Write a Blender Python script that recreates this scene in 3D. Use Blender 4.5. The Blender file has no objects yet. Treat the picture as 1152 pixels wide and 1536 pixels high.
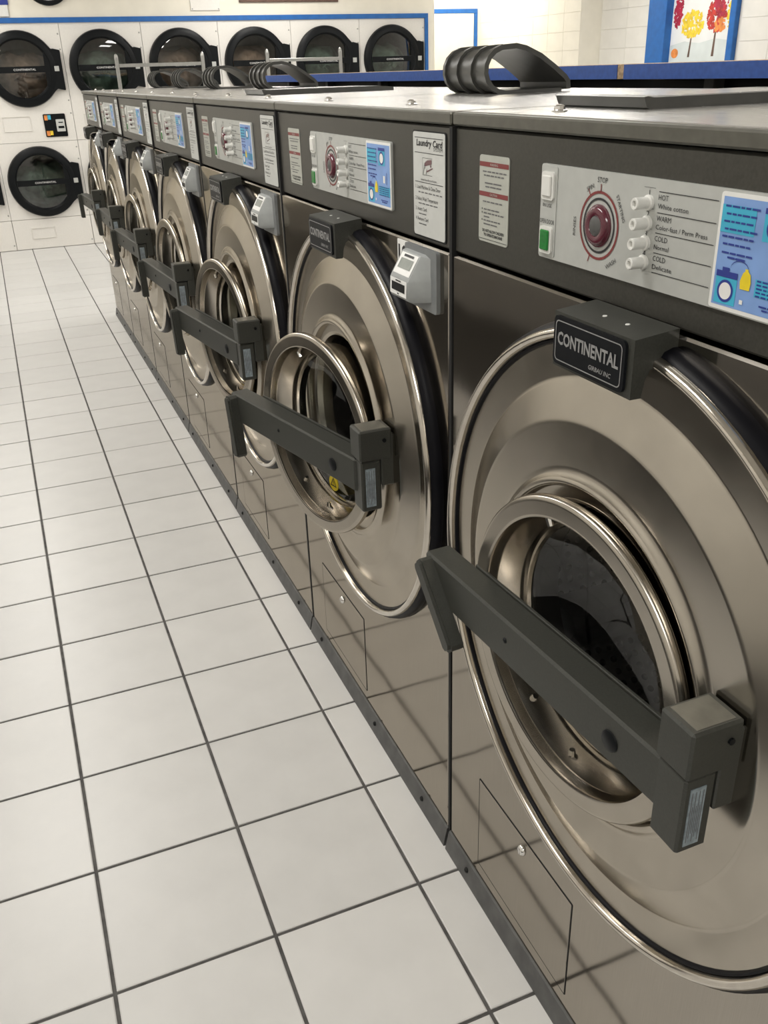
import bpy, bmesh, math, random
from mathutils import Vector, Matrix
random.seed(7)
PI = math.pi
SC = bpy.context.scene
COL = SC.collection

# ------------------------------------------------------------------ camera
cam_d = bpy.data.cameras.new('camera')
cam = bpy.data.objects.new('camera', cam_d)
COL.objects.link(cam)
cam.location = (-0.63692, -1.53192, 1.52233)
cam.rotation_euler = (math.radians(63.7601), math.radians(1.7360), math.radians(-22.4706))
cam_d.sensor_fit = 'VERTICAL'
cam_d.sensor_height = 36.0
cam_d.sensor_width = 27.0
cam_d.lens = 1342.485 / 1536.0 * 36.0
cam_d.clip_start = 0.02
SC.camera = cam

# ------------------------------------------------------------------ world and exposure
w = bpy.data.worlds.new('world')
SC.world = w
w.use_nodes = True
w.node_tree.nodes['Background'].inputs[0].default_value = (0.9, 0.92, 1.0, 1)
w.node_tree.nodes['Background'].inputs[1].default_value = 0.3
SC.view_settings.view_transform = 'Standard'
SC.view_settings.look = 'None'
SC.view_settings.gamma = 1.0
SC.view_settings.use_curve_mapping = False
SC.view_settings.exposure = 0.0

# ceiling lamps: position, size along x, size along y, watts
CEIL = 2.85
LAMPS = [(-1.0, -2.6), (-1.0, 0.2), (-1.0, 2.9), (-1.0, 5.2), (-1.0, 7.3),
         (2.1, -2.6), (2.1, 0.2), (2.1, 2.9), (2.1, 5.2), (2.1, 7.3), (4.62, 8.7), (4.3, 5.6)]
LAMP_W = 22.0
LAMP_COL = (1.0, 0.972, 0.925)


# ------------------------------------------------------------------ materials
MATS = {}


def principled(name, col, rough=0.5, metal=0.0, coat=0.0, spec=0.5, aniso=0.0):
    m = bpy.data.materials.new(name)
    m.use_nodes = True
    b = m.node_tree.nodes['Principled BSDF']
    b.inputs['Base Color'].default_value = (*col, 1)
    b.inputs['Roughness'].default_value = rough
    b.inputs['Metallic'].default_value = metal
    b.inputs['Specular IOR Level'].default_value = spec
    b.inputs['Coat Weight'].default_value = coat
    b.inputs['Anisotropic'].default_value = aniso
    MATS[name] = m
    return m, m.node_tree, b


def add_noise(nt, b, scale=(40, 40, 40), detail=3.0, amount=0.08, col=None, bump=0.0, bscale=None, rough=None, dist=0.02):
    """procedural grain: varies the colour a little, the roughness and the relief"""
    tc = nt.nodes.new('ShaderNodeTexCoord')
    mp = nt.nodes.new('ShaderNodeMapping')
    mp.inputs['Scale'].default_value = scale
    no = nt.nodes.new('ShaderNodeTexNoise')
    no.inputs['Scale'].default_value = 1.0
    no.inputs['Detail'].default_value = detail
    nt.links.new(tc.outputs['Object'], mp.inputs['Vector'])
    nt.links.new(mp.outputs[0], no.inputs['Vector'])
    if amount:
        base = b.inputs['Base Color'].default_value[:3]
        rp = nt.nodes.new('ShaderNodeValToRGB')
        rp.color_ramp.elements[0].position = 0.3
        rp.color_ramp.elements[1].position = 0.7
        rp.color_ramp.elements[0].color = (*[c * (1 - amount) for c in base], 1)
        rp.color_ramp.elements[1].color = (*[min(1, c * (1 + amount)) for c in base], 1)
        nt.links.new(no.outputs['Fac'], rp.inputs[0])
        nt.links.new(rp.outputs[0], b.inputs['Base Color'])
    if rough:
        mr = nt.nodes.new('ShaderNodeMapRange')
        mr.inputs['To Min'].default_value = rough[0]
        mr.inputs['To Max'].default_value = rough[1]
        nt.links.new(no.outputs['Fac'], mr.inputs['Value'])
        nt.links.new(mr.outputs[0], b.inputs['Roughness'])
    if bump:
        bn = no
        if bscale:
            mp2 = nt.nodes.new('ShaderNodeMapping')
            mp2.inputs['Scale'].default_value = bscale
            bn = nt.nodes.new('ShaderNodeTexNoise')
            bn.inputs['Scale'].default_value = 1.0
            bn.inputs['Detail'].default_value = 1.0
            nt.links.new(tc.outputs['Object'], mp2.inputs['Vector'])
            nt.links.new(mp2.outputs[0], bn.inputs['Vector'])
        bp = nt.nodes.new('ShaderNodeBump')
        bp.inputs['Strength'].default_value = bump
        bp.inputs['Distance'].default_value = dist
        nt.links.new(bn.outputs['Fac'], bp.inputs['Height'])
        nt.links.new(bp.outputs[0], b.inputs['Normal'])


def simple(name, col, rough=0.5, metal=0.0, grain=0.06, gs=60, **k):
    m, nt, b = principled(name, col, rough, metal, **k)
    if grain:
        add_noise(nt, b, (gs, gs, gs), 2.0, grain)
    return m


# stainless sheet: faint vertical brushing and slight waviness
m, nt, b = principled('steel_sheet', (0.43, 0.402, 0.365), 0.1, 1.0)
b.inputs['Specular Tint'].default_value = (0.62, 0.59, 0.54, 1)
add_noise(nt, b, (900, 900, 12), 2.0, 0.05, bump=0.06, bscale=(5, 5, 4), rough=(0.07, 0.12), dist=0.02)
# spun steel: brushed in circles round the door axis
m, nt, b = principled('steel_spun', (0.475, 0.44, 0.388), 0.2, 1.0, aniso=0.7)
b.inputs['Specular Tint'].default_value = (0.75, 0.72, 0.67, 1)
tg = nt.nodes.new('ShaderNodeTangent')
tg.direction_type = 'RADIAL'
tg.axis = 'Y'
nt.links.new(tg.outputs[0], b.inputs['Tangent'])
add_noise(nt, b, (18, 18, 18), 3.0, 0.06, rough=(0.17, 0.24))
m, nt, b = principled('steel_polished', (0.60, 0.56, 0.50), 0.15, 1.0)
add_noise(nt, b, (60, 60, 60), 2.0, 0.05, rough=(0.1, 0.2))
m, nt, b = principled('steel_top', (0.55, 0.54, 0.52), 0.3, 0.85)
add_noise(nt, b, (14, 90, 30), 4.0, 0.1, rough=(0.14, 0.34))
simple('chrome', (0.75, 0.74, 0.72), 0.1, 1.0, 0.03)
m, nt, b = principled('gunmetal_paint', (0.062, 0.060, 0.052), 0.38, 0.55)
add_noise(nt, b, (300, 300, 300), 2.0, 0.12, rough=(0.33, 0.45))
m, nt, b = principled('lid_edge_paint', (0.12, 0.117, 0.10), 0.38, 0.5)
add_noise(nt, b, (60, 60, 60), 3.0, 0.12, rough=(0.3, 0.45))
m, nt, b = principled('bar_paint', (0.042, 0.043, 0.037), 0.42, 0.1, spec=0.4)
add_noise(nt, b, (400, 400, 400), 2.0, 0.15, rough=(0.36, 0.5), bump=0.05, dist=0.002)
simple('black_rubber', (0.005, 0.005, 0.007), 0.4, 0.0, 0.1, spec=0.12)
simple('black_plastic', (0.006, 0.007, 0.008), 0.38, 0.0, 0.1, spec=0.16)
simple('plate_black', (0.008, 0.009, 0.011), 0.4, 0.0, 0.1, spec=0.12)
simple('plate_silver', (0.34, 0.34, 0.34), 0.4, 0.3, 0.08, 200)
simple('grey_kick', (0.10, 0.10, 0.098), 0.5, 0.2, 0.2, 30)
simple('gap_black', (0.006, 0.006, 0.006), 0.8)
simple('lid_plastic', (0.055, 0.055, 0.05), 0.36, 0.0, 0.15, 30)
simple('fascia_grey', (0.47, 0.48, 0.46), 0.42, 0.15, 0.03)
simple('white_plastic', (0.72, 0.72, 0.69), 0.35, 0.0, 0.03)
simple('white_print', (0.78, 0.78, 0.76), 0.5, 0.0, 0.02)
simple('label_white', (0.55, 0.56, 0.54), 0.4, 0.0, 0.03)
simple('warn_white', (0.42, 0.43, 0.385), 0.4, 0.0, 0.03)
simple('ink_black', (0.02, 0.02, 0.022), 0.5, 0.0, 0.0)
simple('ink_grey', (0.13, 0.13, 0.135), 0.5, 0.0, 0.0)
simple('ink_red', (0.20, 0.032, 0.032), 0.45, 0.0, 0.05)
simple('ink_maroon', (0.095, 0.012, 0.026), 0.2, 0.0, 0.05, coat=0.5)
simple('lamp_green', (0.004, 0.17, 0.022), 0.25, 0.0, 0.15, 300)
simple('sticker_blue', (0.20, 0.34, 0.66), 0.4, 0.0, 0.12, 25)
simple('sticker_cyan', (0.05, 0.42, 0.62), 0.4, 0.0, 0.12, 25)
simple('sticker_navy', (0.02, 0.04, 0.26), 0.4, 0.0, 0.05)
simple('sticker_yellow', (0.80, 0.62, 0.02), 0.4, 0.0, 0.05)
simple('sticker_silver', (0.30, 0.36, 0.40), 0.4, 0.3, 0.2, 150)
simple('reader_grey', (0.33, 0.345, 0.345), 0.38, 0.1, 0.05)
simple('reader_base_grey', (0.19, 0.20, 0.205), 0.42, 0.1, 0.06)
simple('lcd', (0.28, 0.30, 0.28), 0.2, 0.0, 0.1, 40)
simple('tile_white', (0.645, 0.637, 0.62), 0.32, 0.0, 0.0)
nt = MATS['tile_white'].node_tree
b = nt.nodes['Principled BSDF']
# ceramic glaze: faint clouding and a value that differs from tile to tile
add_noise(nt, b, (9, 9, 9), 4.0, 0.035, rough=(0.26, 0.42))
oi = nt.nodes.new('ShaderNodeObjectInfo')
hs = nt.nodes.new('ShaderNodeHueSaturation')
mr = nt.nodes.new('ShaderNodeMapRange')
mr.inputs['To Min'].default_value = 0.96
mr.inputs['To Max'].default_value = 1.03
lk = b.inputs['Base Color'].links[0]
src = lk.from_socket
nt.links.new(oi.outputs['Random'], mr.inputs['Value'])
nt.links.new(mr.outputs[0], hs.inputs['Value'])
nt.links.new(src, hs.inputs['Color'])
nt.links.new(hs.outputs[0], b.inputs['Base Color'])
simple('grout', (0.088, 0.084, 0.080), 0.85, 0.0, 0.35, 35)
simple('dryer_white', (0.78, 0.755, 0.71), 0.3, 0.0, 0.02)
simple('wall_cream', (0.80, 0.76, 0.66), 0.7, 0.0, 0.03, 8)
simple('wall_white', (0.76, 0.74, 0.69), 0.7, 0.0, 0.03, 8)
simple('block_charcoal', (0.06, 0.057, 0.052), 0.7, 0.0, 0.05, 4)  # dark coat of the added reflection blocks
simple('ceiling_white', (0.72, 0.71, 0.68), 0.9, 0.0, 0.03, 20)
simple('blue_trim', (0.012, 0.12, 0.40), 0.45, 0.0, 0.10, 20)
simple('blue_laminate', (0.032, 0.105, 0.42), 0.4, 0.0, 0.12, 60)
simple('particle_board', (0.50, 0.37, 0.24), 0.8, 0.0, 0.25, 120)
simple('rail_grey', (0.42, 0.42, 0.40), 0.35, 0.7, 0.06)
simple('drum_steel', (0.20, 0.20, 0.20), 0.35, 0.9, 0.1, 30)
simple('poster_white', (0.78, 0.79, 0.78), 0.4, 0.0, 0.03, 8)
simple('poster_mist', (0.62, 0.67, 0.66), 0.5, 0.0, 0.08, 6)
simple('leaf_red', (0.50, 0.04, 0.03), 0.5, 0.0, 0.35, 25)
simple('leaf_crimson', (0.38, 0.02, 0.05), 0.5, 0.0, 0.3, 25)
simple('leaf_yellow', (0.82, 0.58, 0.04), 0.5, 0.0, 0.25, 25)
simple('leaf_orange', (0.72, 0.25, 0.06), 0.5, 0.0, 0.25, 25)
simple('trunk_brown', (0.12, 0.07, 0.05), 0.6, 0.0, 0.2, 30)
simple('reflection_brown', (0.50, 0.36, 0.28), 0.8, 0.0, 0.5, 9)  # brown that stands in for room reflections in the dryer glass
simple('reflection_green', (0.22, 0.34, 0.27), 0.8, 0.0, 0.5, 9)  # greenish tone painted for the same glass reflections
# lamp diffuser: the lamps themselves give off light
m, nt, b = principled('lamp_diffuser', (0.9, 0.9, 0.88), 0.6)
b.inputs['Emission Color'].default_value = (*LAMP_COL, 1)
b.inputs['Emission Strength'].default_value = 4.0
# perforated drum: dots from the lathe's own coordinates
m, nt, b = principled('drum_perforated', (0.26, 0.26, 0.265), 0.36, 0.9)
uv = nt.nodes.new('ShaderNodeUVMap')
mp = nt.nodes.new('ShaderNodeMapping')
mp.inputs['Scale'].default_value = (100, 44, 1)
fr = nt.nodes.new('ShaderNodeVectorMath')
fr.operation = 'FRACTION'
sb = nt.nodes.new('ShaderNodeVectorMath')
sb.operation = 'DISTANCE'
sb.inputs[1].default_value = (0.5, 0.5, 0)
gt = nt.nodes.new('ShaderNodeMath')
gt.operation = 'LESS_THAN'
gt.inputs[1].default_value = 0.27
mx = nt.nodes.new('ShaderNodeMix')
mx.data_type = 'RGBA'
mx.inputs[6].default_value = (0.26, 0.26, 0.265, 1)
mx.inputs[7].default_value = (0.004, 0.004, 0.004, 1)
nt.links.new(uv.outputs[0], mp.inputs[0])
nt.links.new(mp.outputs[0], fr.inputs[0])
nt.links.new(fr.outputs[0], sb.inputs[0])
nt.links.new(sb.outputs['Value'], gt.inputs[0])
nt.links.new(gt.outputs[0], mx.inputs[0])
nt.links.new(mx.outputs[2], b.inputs['Base Color'])


def glass(name, tint, ior, rough=0.0):
    m = bpy.data.materials.new(name)
    m.use_nodes = True
    nt = m.node_tree
    nt.nodes.clear()
    out = nt.nodes.new('ShaderNodeOutputMaterial')
    tr = nt.nodes.new('ShaderNodeBsdfTransparent')
    tr.inputs[0].default_value = (*tint, 1)
    gl = nt.nodes.new('ShaderNodeBsdfGlossy')
    gl.inputs['Roughness'].default_value = rough
    lw = nt.nodes.new('ShaderNodeLayerWeight')
    lw.inputs[0].default_value = 0.5
    pw = nt.nodes.new('ShaderNodeMath')
    pw.operation = 'POWER'
    pw.inputs[1].default_value = 5.0
    fz = nt.nodes.new('ShaderNodeMath')
    fz.operation = 'MULTIPLY_ADD'
    f0 = ((ior - 1) / (ior + 1)) ** 2 * 2
    fz.inputs[1].default_value = 1 - f0
    fz.inputs[2].default_value = f0
    nt.links.new(lw.outputs['Facing'], pw.inputs[0])
    nt.links.new(pw.outputs[0], fz.inputs[0])
    mx = nt.nodes.new('ShaderNodeMixShader')
    nt.links.new(fz.outputs[0], mx.inputs[0])
    nt.links.new(tr.outputs[0], mx.inputs[1])
    nt.links.new(gl.outputs[0], mx.inputs[2])
    nt.links.new(mx.outputs[0], out.inputs[0])
    MATS[name] = m


glass('washer_glass', (0.80, 0.82, 0.80), 1.45)
glass('dryer_glass', (0.55, 0.56, 0.54), 1.6, 0.02)


# ------------------------------------------------------------------ mesh helpers
class MB:
    """collects shapes and links them as ONE mesh object"""

    def __init__(s):
        s.v = []
        s.f = []
        s.uv = {}

    def add(s, v, f):
        o = len(s.v)
        s.v += [tuple(p) for p in v]
        s.f += [tuple(i + o for i in q) for q in f]
        return o

    def box(s, x0, x1, y0, y1, z0, z1, c=0.0):
        if x0 > x1: x0, x1 = x1, x0
        if y0 > y1: y0, y1 = y1, y0
        if z0 > z1: z0, z1 = z1, z0
        c = min(c, (x1 - x0) * .45, (y1 - y0) * .45, (z1 - z0) * .45)
        if c <= 0:
            v = [(x, y, z) for z in (z0, z1) for y in (y0, y1) for x in (x0, x1)]
            f = [(0, 2, 3, 1), (4, 5, 7, 6), (0, 1, 5, 4), (2, 6, 7, 3), (0, 4, 6, 2), (1, 3, 7, 5)]
            return s.add(v, f)
        X, Y, Z = (x0, x1), (y0, y1), (z0, z1)
        v = []
        idx = {}
        for i in (0, 1):
            for j in (0, 1):
                for k in (0, 1):
                    sx, sy, sz = (c, -c)[i], (c, -c)[j], (c, -c)[k]
                    for a, p in enumerate(((X[i], Y[j] + sy, Z[k] + sz), (X[i] + sx, Y[j], Z[k] + sz), (X[i] + sx, Y[j] + sy, Z[k]))):
                        idx[i, j, k, a] = len(v)
                        v.append(p)
        f = []
        g = lambda i, j, k, a: idx[i, j, k, a]
        for i in (0, 1):
            q = [g(i, 0, 0, 0), g(i, 1, 0, 0), g(i, 1, 1, 0), g(i, 0, 1, 0)]
            f.append(q if i else q[::-1])
            q = [g(0, i, 0, 1), g(0, i, 1, 1), g(1, i, 1, 1), g(1, i, 0, 1)]
            f.append(q if i else q[::-1])
            q = [g(0, 0, i, 2), g(1, 0, i, 2), g(1, 1, i, 2), g(0, 1, i, 2)]
            f.append(q if i else q[::-1])
        for j in (0, 1):
            for k in (0, 1):
                q = [g(0, j, k, 1), g(1, j, k, 1), g(1, j, k, 2), g(0, j, k, 2)]
                f.append(q if (j != k) else q[::-1])
                q = [g(j, 0, k, 2), g(j, 1, k, 2), g(j, 1, k, 0), g(j, 0, k, 0)]
                f.append(q if (j != k) else q[::-1])
                q = [g(j, k, 0, 0), g(j, k, 1, 0), g(j, k, 1, 1), g(j, k, 0, 1)]
                f.append(q if (j != k) else q[::-1])
        for i in (0, 1):
            for j in (0, 1):
                for k in (0, 1):
                    q = [g(i, j, k, 0), g(i, j, k, 1), g(i, j, k, 2)]
                    f.append(q if (i + j + k) % 2 else q[::-1])
        return s.add(v, f)

    def prism(s, poly, axis, a, b, cap=True):
        """extrude a 2-D outline along an axis; axis 'y': (x,z), 'x': (y,z), 'z': (x,y)"""
        n = len(poly)
        def P(p, t):
            return {'y': (p[0], t, p[1]), 'x': (t, p[0], p[1]), 'z': (p[0], p[1], t)}[axis]
        v = [P(p, a) for p in poly] + [P(p, b) for p in poly]
        f = [(i, (i + 1) % n, n + (i + 1) % n, n + i) for i in range(n)]
        if cap:
            f += [tuple(range(n))[::-1], tuple(range(n, 2 * n))]
        return s.add(v, f)

    def lathe(s, prof, cx, cz, n=64, cy=0.0, closed=False, axis='y', uv=False):
        """profile of (radius, along-axis) turned round an axis"""
        o = len(s.v)
        m = len(prof)
        for i in range(n):
            t = 2 * PI * i / n
            for r, y in prof:
                if axis == 'y':
                    s.v.append((cx + r * math.cos(t), cy + y, cz + r * math.sin(t)))
                else:
                    s.v.append((cx + r * math.cos(t), cz + r * math.sin(t), cy + y))
        L = [0.0]
        for j in range(1, m):
            L.append(L[-1] + math.hypot(prof[j][0] - prof[j - 1][0], prof[j][1] - prof[j - 1][1]))
        for i in range(n):
            k = (i + 1) % n
            for j in range(m if closed else m - 1):
                jj = (j + 1) % m
                if uv:
                    s.uv[len(s.f)] = [(i / n, L[j]), (i / n, L[jj]), ((i + 1) / n, L[jj]), ((i + 1) / n, L[j])]
                s.f.append((o + i * m + j, o + i * m + jj, o + k * m + jj, o + k * m + j))

    def disc(s, cx, cz, r, y, n=24, r0=0.0, rz=None):
        rz = rz or r
        o = len(s.v)
        if r0 <= 0:
            s.v += [(cx + r * math.cos(2 * PI * i / n), y, cz + rz * math.sin(2 * PI * i / n)) for i in range(n)]
            s.f.append(tuple(range(o, o + n)))
        else:
            for i in range(n):
                t = 2 * PI * i / n
                s.v += [(cx + r0 * math.cos(t), y, cz + r0 * rz / r * math.sin(t)), (cx + r * math.cos(t), y, cz + rz * math.sin(t))]
            for i in range(n):
                k = (i + 1) % n
                s.f.append((o + 2 * i, o + 2 * i + 1, o + 2 * k + 1, o + 2 * k))

    def cyl(s, p, q, r, n=12, r2=None):
        p, q = Vector(p), Vector(q)
        r2 = r if r2 is None else r2
        d = (q - p).normalized()
        a = d.orthogonal().normalized()
        bb = d.cross(a)
        v = []
        for c, rr in ((p, r), (q, r2)):
            for i in range(n):
                t = 2 * PI * i / n
                v.append(c + a * rr * math.cos(t) + bb * rr * math.sin(t))
        f = [(i, (i + 1) % n, n + (i + 1) % n, n + i) for i in range(n)] + [tuple(range(n))[::-1], tuple(range(n, 2 * n))]
        s.add(v, f)

    def rect(s, x0, x1, z0, z1, y):
        s.add([(x0, y, z0), (x1, y, z0), (x1, y, z1), (x0, y, z1)], [(0, 1, 2, 3)])

    def xf(s, M):
        s.v = [tuple(M @ Vector(p)) for p in s.v]
        return s

    def mesh(s, name, mat, smooth=None):
        me = bpy.data.meshes.new(name)
        me.from_pydata(s.v, [], s.f)
        if s.uv:
            ul = me.uv_layers.new(name='UVMap')
            for pi_, cs in s.uv.items():
                for li, c in zip(me.polygons[pi_].loop_indices, cs):
                    ul.data[li].uv = c
        bm = bmesh.new()
        bm.from_mesh(me)
        if smooth is not None:
            bmesh.ops.recalc_face_normals(bm, faces=bm.faces)
        bm.to_mesh(me)
        bm.free()
        if smooth is not None and smooth > 0:
            me.polygons.foreach_set('use_smooth', [True] * len(me.polygons))
            me.set_sharp_from_angle(angle=math.radians(smooth))
        me.materials.append(MATS[mat])
        me.update()
        return me

    def build(s, name, mat, parent=None, smooth=None):
        o = bpy.data.objects.new(name, s.mesh(name, mat, smooth))
        COL.objects.link(o)
        o.parent = parent
        return o


def tag(o, label, cat, group=None):
    o['label'] = label
    o['category'] = cat
    if group: o['group'] = group
    return o


def struct(o):
    o['kind'] = 'structure'
    return o


def empty(name, loc=(0, 0, 0), rz=0.0):
    o = bpy.data.objects.new(name, None)
    COL.objects.link(o)
    o.location = loc
    o.rotation_euler = (0, 0, rz)
    o.empty_display_size = 0.1
    return o


def rrect(x0, x1, z0, z1, r, n=4):
    pts = []
    for cx, cz, a0 in ((x1 - r, z0 + r, -PI / 2), (x1 - r, z1 - r, 0), (x0 + r, z1 - r, PI / 2), (x0 + r, z0 + r, PI)):
        for i in range(n + 1):
            t = a0 + PI / 2 * i / n
            pts.append((cx + r * math.cos(t), cz + r * math.sin(t)))
    return pts


TXT = {}


def glyphs(txt, bold=0.0):
    key = (txt, bold)
    if key not in TXT:
        cu = bpy.data.curves.new('lettering', 'FONT')
        cu.body = txt
        cu.size = 1.0
        cu.resolution_u = 2
        cu.offset = bold
        ob = bpy.data.objects.new('lettering', cu)
        me = bpy.data.meshes.new_from_object(ob)
        vs = [v.co[:2] for v in me.vertices]
        fs = [tuple(p.vertices) for p in me.polygons]
        bpy.data.objects.remove(ob)
        bpy.data.curves.remove(cu)
        bpy.data.meshes.remove(me)
        xs = [v[0] for v in vs]
        TXT[key] = (vs, fs, min(xs), max(xs))
    return TXT[key]


def put_text(mb, txt, x, z, size, y, align='c', width=None, rot=0.0, depth=0.0, shear=0.0, bold=0.0):
    """lettering in the plane y, facing -y; size is the cap height"""
    vs, fs, a, bq = glyphs(txt, bold)
    k = size / 0.7
    kx = k if width is None else width / max(1e-6, bq - a)
    off = {'c': -(a + bq) / 2, 'l': -a, 'r': -bq}[align]
    c, s_ = math.cos(rot), math.sin(rot)
    out = []
    for p in vs:
        lx = (p[0] + off) * kx + shear * p[1] * k
        lz = p[1] * k
        out.append((x + lx * c - lz * s_, y, z + lx * s_ + lz * c))
    mb.add(out, fs)
    if depth:
        mb.add([(p[0], p[1] + depth, p[2]) for p in out], fs)


def put_line(mb, x0, x1, z, h, y, words=4, seed=0):
    """a line of print too small to read, as word-shaped dashes"""
    rn = random.Random(seed)
    ws = [rn.uniform(0.6, 1.4) for _ in range(words)]
    gap = (x1 - x0) * 0.035
    k = (x1 - x0 - gap * (words - 1)) / sum(ws)
    x = x0
    for q in ws:
        mb.rect(x, x + q * k, z, z + h, y)
        x += q * k + gap


def holed_panel(mb, x0, x1, z0, z1, cx, cz, r, y, n=72):
    """flat panel with a round hole"""
    ang = [2 * PI * i / n for i in range(n)]
    ang += [math.atan2(z - cz, x - cx) % (2 * PI) for x in (x0, x1) for z in (z0, z1)]
    ang = sorted(ang)
    v = []
    for t in ang:
        c, s_ = math.cos(t), math.sin(t)
        k = 1e9
        if c > 1e-9: k = min(k, (x1 - cx) / c)
        if c < -1e-9: k = min(k, (x0 - cx) / c)
        if s_ > 1e-9: k = min(k, (z1 - cz) / s_)
        if s_ < -1e-9: k = min(k, (z0 - cz) / s_)
        v += [(cx + r * c, y, cz + r * s_), (cx + k * c, y, cz + k * s_)]
    m = len(ang)
    mb.add(v, [(2 * i, 2 * i + 1, 2 * ((i + 1) % m) + 1, 2 * ((i + 1) % m)) for i in range(m)])


def hold(prof, e=0.0015):
    """extra points beside the corners of a profile so that flats stay flat and edges crisp"""
    out = []
    for i, p in enumerate(prof):
        out.append(p)
        if i + 1 < len(prof):
            q = prof[i + 1]
            L = math.hypot(q[0] - p[0], q[1] - p[1])
            if L > 4 * e:
                k = e / L
                out.append((p[0] + (q[0] - p[0]) * k, p[1] + (q[1] - p[1]) * k))
                out.append((q[0] - (q[0] - p[0]) * k, q[1] - (q[1] - p[1]) * k))
    return out


# ------------------------------------------------------------------ floor
P = 0.31
GX = -0.10282           # a joint that runs along the row of washers
DRY_Y = 8.5
fb = MB()
fb.box(-3.3, 5.6, -4.2, 9.7, -0.12, -0.004)
floor = struct(fb.build('floor', 'grout'))
tile = MB()
h = P / 2 - 0.0038
c = 0.0025
tile.add([(-h, -h, -.006), (h, -h, -.006), (h, h, -.006), (-h, h, -.006),
          (-h, -h, -c * .5), (h, -h, -c * .5), (h, h, -c * .5), (-h, h, -c * .5),
          (-h + c, -h + c, 0), (h - c, -h + c, 0), (h - c, h - c, 0), (-h + c, h - c, 0)],
         [(0, 1, 5, 4), (1, 2, 6, 5), (2, 3, 7, 6), (3, 0, 4, 7), (4, 5, 9, 8), (5, 6, 10, 9), (6, 7, 11, 10), (7, 4, 8, 11), (8, 9, 10, 11)])
tile_me = tile.mesh('floor_tile', 'tile_white')
rest = MB()
for i in range(-11, 18):
    for j in range(-13, 28):
        cx, cy = GX + (i + 0.5) * P, (j + 0.5) * P
        if cx < -3.2 or cx > 5.4: continue
        if -4 <= i <= 0 and -4 <= j <= 24:
            o = bpy.data.objects.new('floor_tile', tile_me)
            COL.objects.link(o)
            o.parent = floor
            o.location = (cx, cy, random.uniform(-0.0004, 0.0003))
        else:
            rest.add([(p[0] + cx, p[1] + cy, p[2]) for p in tile.v], tile.f)
o = rest.build('floor_tiles_beyond', 'tile_white', floor)
o['kind'] = 'stuff'

# ------------------------------------------------------------------ room shell
def wall(name, mat, *boxes):
    mb = MB()
    for bxs in boxes: mb.box(*bxs)
    return struct(mb.build(name, mat))


BY = 9.5
wall('wall_back', 'wall_cream', (-2.1, 4.12, DRY_Y, DRY_Y + .12, 2.066, CEIL), (-2.1, -1.325, DRY_Y, DRY_Y + .12, 0, 2.066))
wall('wall_return', 'wall_cream', (4.04, 4.12, DRY_Y, DRY_Y + .12, 0, 2.066), (4.04, 4.12, DRY_Y + .12, BY, 0, CEIL))
wall('wall_recess', 'wall_cream', (4.12, 5.2, BY, BY + .12, 0, CEIL))
wall('wall_left', 'wall_white', (-2.2, -2.1, -4.2, DRY_Y + .9, 0, CEIL))
wall('wall_front', 'wall_white', (-3.4, 5.6, -4.3, -4.2, 0, CEIL))
wall('ceiling', 'ceiling_white', (-3.4, 5.6, -4.3, BY + .12, CEIL, CEIL + .1))
# right-hand wall: a tiled face, a short return, and a face set further back; tiles have real joints
wr = wall('wall_right', 'wall_cream', (5.2, 5.6, 7.3, BY + .12, 0, CEIL))
wr2 = wall('wall_side', 'wall_white', (5.45, 5.6, -4.3, 7.3, 0, CEIL))
TZ = [1.13, 1.305, 1.48, 1.655, 1.83, 2.005, 2.18, 2.355]
def wall_tiles(x, y0, y1, step, zs, mat, par, t=0.004):
    cache = {}
    for a in range(len(zs) - 1):
        y = y0
        while y < y1 - 0.02:
            e = min(y + step, y1)
            key = (round(e - y, 4), round(zs[a + 1] - zs[a], 4))
            if key not in cache:
                mb = MB()
                mb.box(-t, 0, 0.0012, e - y - 0.0012, 0.0012, zs[a + 1] - zs[a] - 0.0012, 0.001)
                cache[key] = mb.mesh('wall_tile', mat)
            o = bpy.data.objects.new('wall_tile', cache[key])
            COL.objects.link(o)
            o.parent = par
            o.location = (x, y, zs[a])
            y = e
wall_tiles(5.2, 7.3, 9.47, 0.31, TZ[2:], 'wall_cream', wr)
wall_tiles(5.45, 6.43, 7.29, 0.43, TZ[2:], 'wall_white', wr2)
wall_tiles(5.45, 3.9, 5.26, 0.34, TZ[2:], 'wall_white', wr2)
# blue painted trim round the bank of dryers and round the door in the recess
def trim(name, *boxes):
    mb = MB()
    for q in boxes: mb.box(*q, 0.002)
    return struct(mb.build(name, 'blue_trim'))
trim('trim_1', (-2.05, 4.04, DRY_Y - .016, DRY_Y - .0005, 2.022, 2.066), (4.0, 4.04, DRY_Y - .016, DRY_Y - .0005, 0, 2.022))
trim('trim_2', (4.14, 5.17, BY - .014, BY, 2.115, 2.163), (5.125, 5.17, BY - .014, BY, 0, 2.115))
dm = MB()
dm.box(4.3, 5.12, BY - .012, BY - .0005, 0.01, 2.112, .003)
dr = struct(dm.build('door_1', 'wall_cream'))
dk = MB()
dk.lathe([(0, -.05), (.02, -.05), (.028, -.035), (.024, -.02), (.01, -.012), (.01, 0)], 4.42, 1.0, 16, BY - .012)
dk.build('door_knob', 'rail_grey', dr, 40)


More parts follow.
